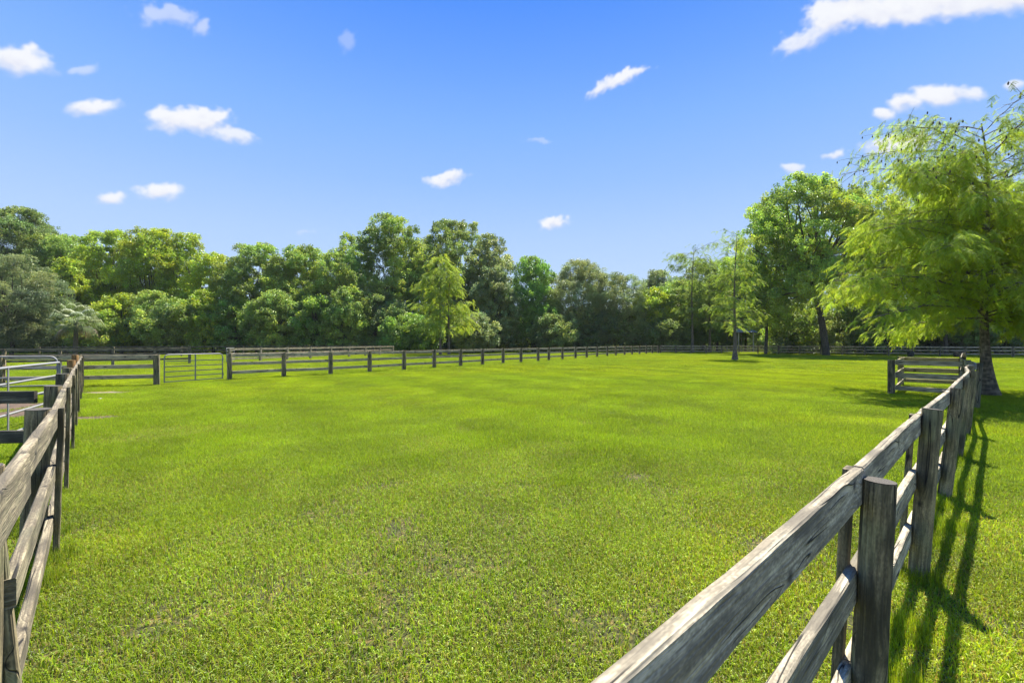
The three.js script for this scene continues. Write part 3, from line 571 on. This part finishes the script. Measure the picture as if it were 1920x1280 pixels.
[
  [1550, 336, 270, 60, 'big spreading tree with a leaning trunk above the far fence', 'fresh', 5.6, { lean: [-3.4, 0], trunkR: 0.46, lobes: 70, lobeR: 0.2, gap: 0.4, size: 0.75, dens: 1.2, skirt: 0.95 }],
  [1436, 398, 150, 66, 'leafy tree leaning out at the left flank of the spreading tree', 'fresh', 3.4, { lobes: 44, lobeR: 0.22, gap: 0.38 }],
  [1640, 338, 170, 68, 'tall tree between the spreading tree and the near cypress', 'mid', 3, { lobes: 44, lobeR: 0.22, gap: 0.36 }],
  [1720, 325, 160, 74, 'tallest dark tree partly behind the near cypress', 'mid', 3, { lobes: 44, lobeR: 0.22, gap: 0.34 }],
  [1775, 352, 150, 62, 'mid green tree filling in behind the left half of the near cypress', 'mid', 2, { lobes: 44, lobeR: 0.23, gap: 0.28 }],
  [1870, 340, 170, 64, 'bright crowned tree behind the top of the near cypress', 'bright', 2, { lobes: 44, lobeR: 0.23, gap: 0.28 }],
  [1800, 400, 230, 70, 'dark tree behind the near cypress crown', 'mid', 1.5, { lobes: 30, lobeR: 0.22 }],
  [1930, 380, 220, 66, 'dark tree at the picture edge behind the near cypress', 'dark', 1.5, { lobes: 30, lobeR: 0.22 }],
  [1480, 590, 90, 72, 'sunlit bush beside the tan shed', 'bright', 0.2, {}],
  [1590, 585, 110, 66, 'dark bush right of the leaning trunk', 'dark', 0.2, {}],
  [1660, 575, 110, 64, 'dark glossy bush behind the feeding pen', 'rich', 0.2, {}],
  [1740, 580, 110, 70, 'shaded bush behind the far fence near the feeding pen', 'dark', 0.3, {}],
  [1880, 585, 130, 62, 'shaded bush beyond the near cypress trunk', 'dark', 0.3, {}],
].forEach(([cx, top, w, d, label, tone, hb, o], k) => treeAt(cx, top, w, d, { label, tone, hb, seed: 300 + k, group: wood, size: 0.8, lobes: 22, lobeR: 0.26, dens: 1, ...o }));
// deeper wood and undergrowth that read as one dark mass
{
  const g = thing('undergrowth', 'dark undergrowth and deeper wood filling the foot of the treeline', 'undergrowth'); g.userData.kind = 'stuff';
  const r = rng(909), list = [[], []];
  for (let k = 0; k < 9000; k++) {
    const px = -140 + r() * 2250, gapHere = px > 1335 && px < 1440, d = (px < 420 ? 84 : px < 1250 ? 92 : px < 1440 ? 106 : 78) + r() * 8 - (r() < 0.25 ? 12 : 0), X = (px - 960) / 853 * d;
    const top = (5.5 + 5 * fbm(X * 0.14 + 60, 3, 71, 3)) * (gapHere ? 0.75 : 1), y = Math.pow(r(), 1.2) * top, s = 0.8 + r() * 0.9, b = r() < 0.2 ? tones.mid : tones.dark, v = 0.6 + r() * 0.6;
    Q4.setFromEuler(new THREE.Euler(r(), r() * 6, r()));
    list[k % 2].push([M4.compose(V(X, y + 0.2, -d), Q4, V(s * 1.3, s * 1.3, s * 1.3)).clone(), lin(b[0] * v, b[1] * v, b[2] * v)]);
  }
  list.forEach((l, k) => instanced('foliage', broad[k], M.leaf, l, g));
}

// bald cypresses: feathery drooping sprays on long branches
function spray(seed) {
  const r = rng(seed), pos = [], col = [], idx = [];
  const tri = (a, b, c, v) => { const n = pos.length / 3; for (const p of [a, b, c]) { pos.push(p.x, p.y, p.z); col.push(...v); } idx.push(n, n + 1, n + 2); };
  const axis = (t) => V(0.38 * t, -0.2 * t * t, 0.04 * Math.sin(t * 4));
  for (let k = 0; k < 15; k++) {
    const t = 0.08 + k / 15 * 0.95, p = axis(t), side = k % 2 ? 1 : -1, L = 0.2 * (1 - 0.45 * t) * (0.75 + r() * 0.5), dir = V(0.55 + r() * 0.3, -0.35 - r() * 0.5, side * (0.45 + r() * 0.5)).normalize(), y = r(), v = 0.75 + r() * 0.5, c = [(0.88 + 0.3 * y) * v, (0.97 + 0.06 * y) * v, (1.1 - 0.3 * y) * v];
    const across = dir.clone().cross(V(r() - 0.5, 1, r() - 0.5)).normalize();
    for (let q = 0; q < 7; q++) {
      const m = p.clone().addScaledVector(dir, L * q / 7), n = 0.032 * (1 - 0.5 * q / 7);
      for (const s of [-1, 1]) tri(m.clone().addScaledVector(dir, -0.006), m.clone().addScaledVector(dir, 0.009), m.clone().addScaledVector(across, s * n).addScaledVector(dir, n * 0.8), c);
    }
  }
  const g = new THREE.BufferGeometry(); g.setAttribute('position', new THREE.Float32BufferAttribute(pos, 3)); g.setAttribute('color', new THREE.Float32BufferAttribute(col, 3)); g.setIndex(idx); g.computeVertexNormals(); return g;
}
const sprays = [spray(11), spray(12), spray(13)];
/* profile(t): branch length and foliage density at share t of the height */
function cypress({ label, x, z, h, seed, trunkR, flare = 1.8, lean = [0, 0], branches, profile, dense, size = 1, first = 0.15, base = [0.36, 0.44, 0.02], stems = 1, cones = false, group, loft = 0, wob = 0.012, twigs = true, droop = 0.25, tilt = -0.45, sparse = () => 1, extra = [] }) {
  const g = thing('cypress_tree', label, 'tree', V(x, 0, z), group), r = rng(seed * 77 + 3), wood = [], thin = [], list = [[], [], []], coneList = [];
  for (let sI = 0; sI < stems; sI++) {
    const sx = stems > 1 ? (sI - (stems - 1) / 2) * 1.2 : 0, hh = h * (sI ? 0.86 : 1), pts = [];
    const trunkAt = (t) => V(sx + lean[0] * t + Math.sin(t * 5 + seed) * wob * h * t, hh * t, lean[1] * t + Math.cos(t * 4 + seed) * 0.01 * h * t);
    const n = 22; const rows = [];
    for (let k = 0; k <= n; k++) rows.push(trunkAt(Math.pow(k / n, 1.4)).add(V(0, k ? 0 : -0.08, 0)));
    const geo = sweep(rows, { w: trunkR, round: 14, taper: 0.1, seed, capEnds: false });
    { // buttressed foot
      const P = geo.attributes.position; for (let i = 0; i < P.count; i++) { const y = P.getY(i); if (y < 1.8) { const k = Math.floor(i / 15), c = rows[k], dx = P.getX(i) - c.x, dz = P.getZ(i) - c.z, a = Math.atan2(dz, dx), f = 1 + (flare - 1) * Math.pow(Math.max(0, 1 - Math.max(0, y) / 1.8), 2.2) * (0.75 + 0.5 * Math.max(0, Math.sin(a * 5 + seed))); P.setX(i, c.x + dx * f); P.setZ(i, c.z + dz * f); } } geo.computeVertexNormals();
    }
    wood.push(geo);
    const nb = Math.round(branches / stems), jobs = [];
    for (let k = 0; k < nb; k++) { const t = lerp(first, 0.985, (k + r() * 0.7) / nb); jobs.push([t, k * 2.39996 + r() * 0.9 + seed, profile(t) * (0.55 + r() * 0.6)]); }
    if (!sI) jobs.push(...extra);
    for (const [t, az, len, rise0] of jobs) {
      const o = trunkAt(t), dir = V(Math.cos(az), 0, Math.sin(az)), rise = (rise0 ?? lerp(0.15, 0.5, t)) + (r() - 0.5) * 0.4, bp = [], m = 9;
      const curl = (r() - 0.5) * 0.5;
      for (let k = 0; k < m; k++) { const q = k / (m - 1); bp.push(o.clone().addScaledVector(dir, len * q).add(V(-dir.z, 0, dir.x).multiplyScalar(curl * len * q * q * 0.5)).add(V(0, len * (rise * q - droop * 1.6 * q * q) + (r() - 0.5) * 0.03 * len * (k ? 1 : 0), 0))); }
      const br = Math.max(0.012, trunkR * 0.26 * (1 - t * 0.6) * Math.min(1.2, len / 3));
      wood.push(sweep(bp, { w: br, round: 6, taper: 0.18, seed: seed + 3, capEnds: false }));
      const sp = sparse(t) * (0.15 + r() * 1.35), nt = Math.max(5, Math.round(len * 7 / size));
      for (let k = 0; k < nt; k++) {
        const q = 0.12 + 0.88 * (k + r()) / nt, i = Math.min(m - 2, Math.floor(q * (m - 1))), p = bp[i].clone().lerp(bp[i + 1], q * (m - 1) - i), sgn = k % 2 ? 1 : -1, a2 = az + sgn * (0.5 + r() * 0.7), tl = (0.35 + r() * 0.75) * size * (1.15 - 0.4 * q) * Math.min(1.4, 0.4 + len / 4), end = p.clone().add(V(Math.cos(a2) * tl, (r() - 0.6) * 1.0 * tl, Math.sin(a2) * tl));
        if (twigs && r() < 0.7) thin.push([p, end]);
        const ns = Math.max(1, Math.round(dense * sp * (0.6 + r() * 0.8)));
        for (let s = 0; s < ns; s++) {
          const e = p.clone().lerp(end, r()).add(V(0, (r() - 0.5) * loft, 0)), sc = size * (0.75 + r() * 0.55), v = 0.8 + r() * 0.4, w = (r() - 0.5) * 0.3;
          Q4.setFromEuler(new THREE.Euler((r() - 0.5) * 0.9, -(a2 + (r() - 0.5) * 1.6), (r() - 0.5) * 0.9 + tilt, 'YXZ'));
          list[s % 3].push([M4.compose(e, Q4, V(sc, sc, sc)).clone(), lin(base[0] * v * (1 + w), base[1] * v * (1 + w * 0.3), base[2] * v)]);
        }
        if (cones && t > 0.72 && r() < 0.6) coneList.push(end);
      }
    }
  }
  part('trunk', mergeGeometries(wood), M.cypressBark, g);
  if (thin.length) {
    const tw = thin.map(([a, b], k) => sweep([a, a.clone().lerp(b, 0.5).add(V(0, 0.03, 0)), b], { w: 0.009 * size, round: 4, taper: 0.5, seed: k, capEnds: false }));
    const tg = part('twigs', mergeGeometries(tw), M.cypressBark, g); tg.userData.kind = 'stuff';
  }
  const crown = new THREE.Group(); crown.name = 'crown'; g.add(crown);
  sprays.forEach((geo, k) => instanced('foliage', geo, M.spray, list[k], crown));
  if (coneList.length) {
    const cg = coneList.map((p, k) => { const s = new THREE.SphereGeometry(0.022, 6, 5); s.scale(1, 2.2, 1); s.translate(p.x, p.y - 0.06, p.z); return s; });
    const c = part('seed_catkins', mergeGeometries(cg), M.bark, g); c.userData.kind = 'stuff';
  }
  console.log('cypress', label, list.map((l) => l.length).join('+'), 'twigs', thin.length);
  return g;
}
// near cypress by the right fence
cypress({
  label: 'large feathery bald cypress with flared trunk beside the fence', x: 15.45, z: -14.75, h: 8.9, seed: 4, trunkR: 0.165, flare: 1.9, lean: [-0.2, -0.1], branches: 56, dense: 8, first: 0.28, loft: 0.7, wob: 0.03, cones: true, size: 0.78, base: [0.36, 0.47, 0.03],
  profile: (t) => (t < 0.62 ? lerp(3.5, 4.2, Math.sin(t / 0.62 * Math.PI)) : lerp(3.8, 3.0, (t - 0.62) / 0.38)),
  sparse: (t) => (t < 0.66 ? 1 : t < 0.8 ? 0.75 : 0.4), droop: 0.17,
  extra: [[0.3, Math.PI * 1.02, 4.6, 0.4], [0.36, Math.PI * 0.93, 4.4, 0.42], [0.44, Math.PI * 1.06, 4.1, 0.42], [0.54, Math.PI * 0.97, 4.0, 0.45], [0.62, Math.PI * 1.0, 3.3, 0.42], [0.72, Math.PI * 1.02, 2.9, 0.5], [0.83, Math.PI * 0.98, 2.4, 0.6], [0.9, 0.4, 2.4, 0.7], [0.27, Math.PI * 0.5, 2.6, 0.15], [0.29, Math.PI * 0.33, 2.8, 0.2], [0.27, 0.15, 3.3, 0.25], [0.33, Math.PI * 0.66, 3.0, 0.25], [0.4, 0.05, 3.8, 0.35], [0.5, 0.3, 3.8, 0.4], [0.6, -0.3, 3.6, 0.4]],
});
// the pair in front of the wood
cypress({ label: 'yellow green cypress with twin pale stems in front of the dark wood', x: -9.4, z: -63.5, h: 14.2, seed: 9, trunkR: 0.2, flare: 1.3, branches: 60, dense: 4.5, tilt: -0.25, loft: 0.8, first: 0.27, size: 2.0, twigs: false, stems: 2, base: [0.33, 0.43, 0.035], profile: (t) => (t < 0.55 ? 3.4 : t < 0.78 ? 2.7 : 1.5) });
cypress({ label: 'slender cypress standing alone inside the paddock before the far fence', x: 21.9, z: -44.6, h: 12.6, seed: 15, trunkR: 0.2, flare: 1.7, branches: 44, dense: 2.7, tilt: -0.12, first: 0.24, size: 1.3, twigs: false, base: [0.25, 0.35, 0.035], profile: (t) => lerp(3.0, 1.6, t), sparse: (t) => 1, droop: 0.14 });
cypress({ label: 'tall cypress with flat topped crown behind the far fence', x: 30.2, z: -76, h: 17.4, seed: 21, trunkR: 0.26, flare: 1.5, branches: 34, dense: 4.5, tilt: -0.1, first: 0.32, size: 2.0, twigs: false, base: [0.22, 0.31, 0.04], profile: (t) => (t > 0.78 ? 4.4 : 2.0), droop: 0.12, sparse: (t) => (t > 0.6 ? 0.75 : 0.8) });
cypress({ label: 'darker cypress between the flat topped one and the paddock cypress', x: 34.4, z: -79, h: 16.2, seed: 27, trunkR: 0.26, flare: 1.4, branches: 44, dense: 5.5, tilt: -0.2, first: 0.3, size: 2.2, twigs: false, base: [0.22, 0.31, 0.04], profile: (t) => lerp(4.4, 2.4, t), droop: 0.14 });

// fan palm at the edge of the wood
{
  const d = 56, x = (140 - 960) / 853 * d, g = thing('fan_palm', 'fan palm with drooping pale fronds at the edge of the wood', 'palm', V(x, 0, -d)), r = rng(55), hT = 4.4;
  part('trunk', limb(V(0, -0.1, 0), V(0.1, hT, 0), 0.26, 0.2, 3, 0.02, 6, 10), M.bark, g);
  const mats = [[0.14, 0.2, 0.035], [0.1, 0.16, 0.03], [0.17, 0.21, 0.05], [0.2, 0.14, 0.07]].map((c) => new THREE.MeshPhysicalMaterial({ color: lin(...c), roughness: 0.92, transmission: 0.3, thickness: 0, side: THREE.DoubleSide }));
  for (let k = 0; k < 44; k++) {
    const az = k * 2.4 + r() * 0.4, el = lerp(1.3, -0.75, k / 44) + (r() - 0.5) * 0.3, pet = 1.3 + r() * 0.5, dir = V(Math.cos(az) * Math.cos(el), Math.sin(el), Math.sin(az) * Math.cos(el)), o = V(0.1, hT, 0), hub = o.clone().addScaledVector(dir, pet).add(V(0, -0.1, 0)), side = dir.clone().cross(UP).normalize(), nrm = side.clone().cross(dir).normalize(), pos = [], idx = [];
    const pw = side.clone().multiplyScalar(0.025); for (const p of [o.clone().add(pw), o.clone().sub(pw), hub.clone().add(pw), hub.clone().sub(pw)]) pos.push(p.x, p.y, p.z); idx.push(0, 1, 2, 1, 3, 2);
    for (let s = 0; s < 26; s++) {
      const a = lerp(-1.75, 1.75, s / 25), L = (1.35 - 0.25 * Math.abs(a)) * (0.9 + r() * 0.2), dv = dir.clone().multiplyScalar(Math.cos(a)).addScaledVector(side, Math.sin(a)).normalize(), mid = hub.clone().addScaledVector(dv, L * 0.6).addScaledVector(nrm, 0.06), tip = hub.clone().addScaledVector(dv, L * 0.95).add(V(0, -0.55 * L, 0)), wv = nrm.clone().cross(dv).multiplyScalar(0.036), n = pos.length / 3;
      for (const p of [hub, mid.clone().add(wv), mid.clone().sub(wv), tip]) pos.push(p.x, p.y, p.z); idx.push(n, n + 1, n + 2, n + 2, n + 1, n + 3);
    }
    const geo = new THREE.BufferGeometry(); geo.setAttribute('position', new THREE.Float32BufferAttribute(pos, 3)); geo.setIndex(idx); geo.computeVertexNormals();
    part('frond', geo, mats[k > 38 ? 3 : k % 3], g);
  }
}

// ---------------------------------------------------------------- shelter, shed, small things
{
  const d = 84, x0 = (1382 - 960) / 853 * d, x1 = (1414 - 960) / 853 * d, w = x1 - x0, g = thing('open_shelter', 'open shelter with pale metal roof and thin posts beyond the far fence', 'shelter', V(x0, 0, -d));
  const roof = new THREE.BufferGeometry(), A = [[-0.5, 3.6, 0.6], [w + 0.4, 3.6, 0.6], [w + 0.4, 4.3, -2], [-0.5, 4.3, -2], [w + 0.4, 3.6, -4.6], [-0.5, 3.6, -4.6]];
  const pos = []; for (const [a, b, c] of [[0, 1, 2], [0, 2, 3], [3, 2, 4], [3, 4, 5]]) for (const k of [a, b, c]) pos.push(...A[k]);
  for (const [a, b, c] of [[0, 2, 1], [0, 3, 2], [3, 4, 2], [3, 5, 4]]) for (const k of [a, b, c]) pos.push(A[k][0], A[k][1] - 0.08, A[k][2]);
  roof.setAttribute('position', new THREE.Float32BufferAttribute(pos, 3)); roof.computeVertexNormals(); part('roof', roof, M.tin, g);
  for (const [px, pz] of [[0.2, 0.2], [w - 0.2, 0.2], [0.2, -4.2], [w - 0.2, -4.2]]) part('post', new THREE.BoxGeometry(0.16, 3.75, 0.16), M.whitePaint, g).position.set(px, 1.87, pz);
  for (const y of [0.5, 1.1]) part('rail', new THREE.BoxGeometry(w - 0.56, 0.12, 0.06), M.fence, g).position.set(w / 2, y, 0.2);
}
{
  const d = 80, x0 = (1470 - 960) / 853 * d, g = thing('shed', 'tan shed wall half hidden behind the sunlit bush', 'shed', V(x0, 0, -d));
  part('wall', new THREE.BoxGeometry(6.5, 3.1, 4), M.tan, g).position.set(3.2, 1.55, -2);
  const rf = part('roof', new THREE.BoxGeometry(7.1, 0.14, 4.8), M.tin, g); rf.position.set(3.2, 3.25, -2); rf.rotation.x = 0.08;
  part('door', new THREE.BoxGeometry(1.0, 2.1, 0.06), M.darkRail, g).position.set(4.4, 1.05, 0.032);
}
for (const [x, y, w, label] of [[1708, 669, 0.62, 'small dark water tub behind the feeding pen'], [1797, 670, 0.9, 'wide dark water tub below the drooping cypress sprays']]) {
  const p = ground(x, y), g = thing('water_tub', label, 'tub', p, 'dark tubs by the far fence');
  const prof = [[0, 0.02], [w * 0.42, 0.02], [w * 0.46, 0.3], [w * 0.5, 0.55], [w * 0.53, 0.56], [w * 0.53, 0.6], [w * 0.47, 0.6], [w * 0.43, 0.1], [0, 0.1]].map(([a, b]) => new THREE.Vector2(a, b));
  part('tub_wall', new THREE.LatheGeometry(prof, 24), M.plasticDark, g);
}
{
  const p = ground(187, 750), g = thing('stone', 'small pale stone lying in the grass by the sandy patch', 'stone', p);
  const s = new THREE.IcosahedronGeometry(0.05, 2), P = s.attributes.position; for (let i = 0; i < P.count; i++) { const k = 0.8 + 0.5 * fbm(P.getX(i) * 14 + 5, P.getY(i) * 14 + P.getZ(i) * 14 + 5, 3, 3); P.setXYZ(i, P.getX(i) * k * 1.3, P.getY(i) * k * 0.7 + 0.03, P.getZ(i) * k); } s.computeVertexNormals();
  part('rock', s, new THREE.MeshStandardMaterial({ color: lin(0.35, 0.34, 0.31), roughness: 0.9 }), g);
}

scene.fog = new THREE.FogExp2(0xe4ecf6, 0.00012);
scene.traverse((o) => { if (o.isMesh) { o.castShadow = true; o.receiveShadow = true; } });
renderer.render(scene, camera);
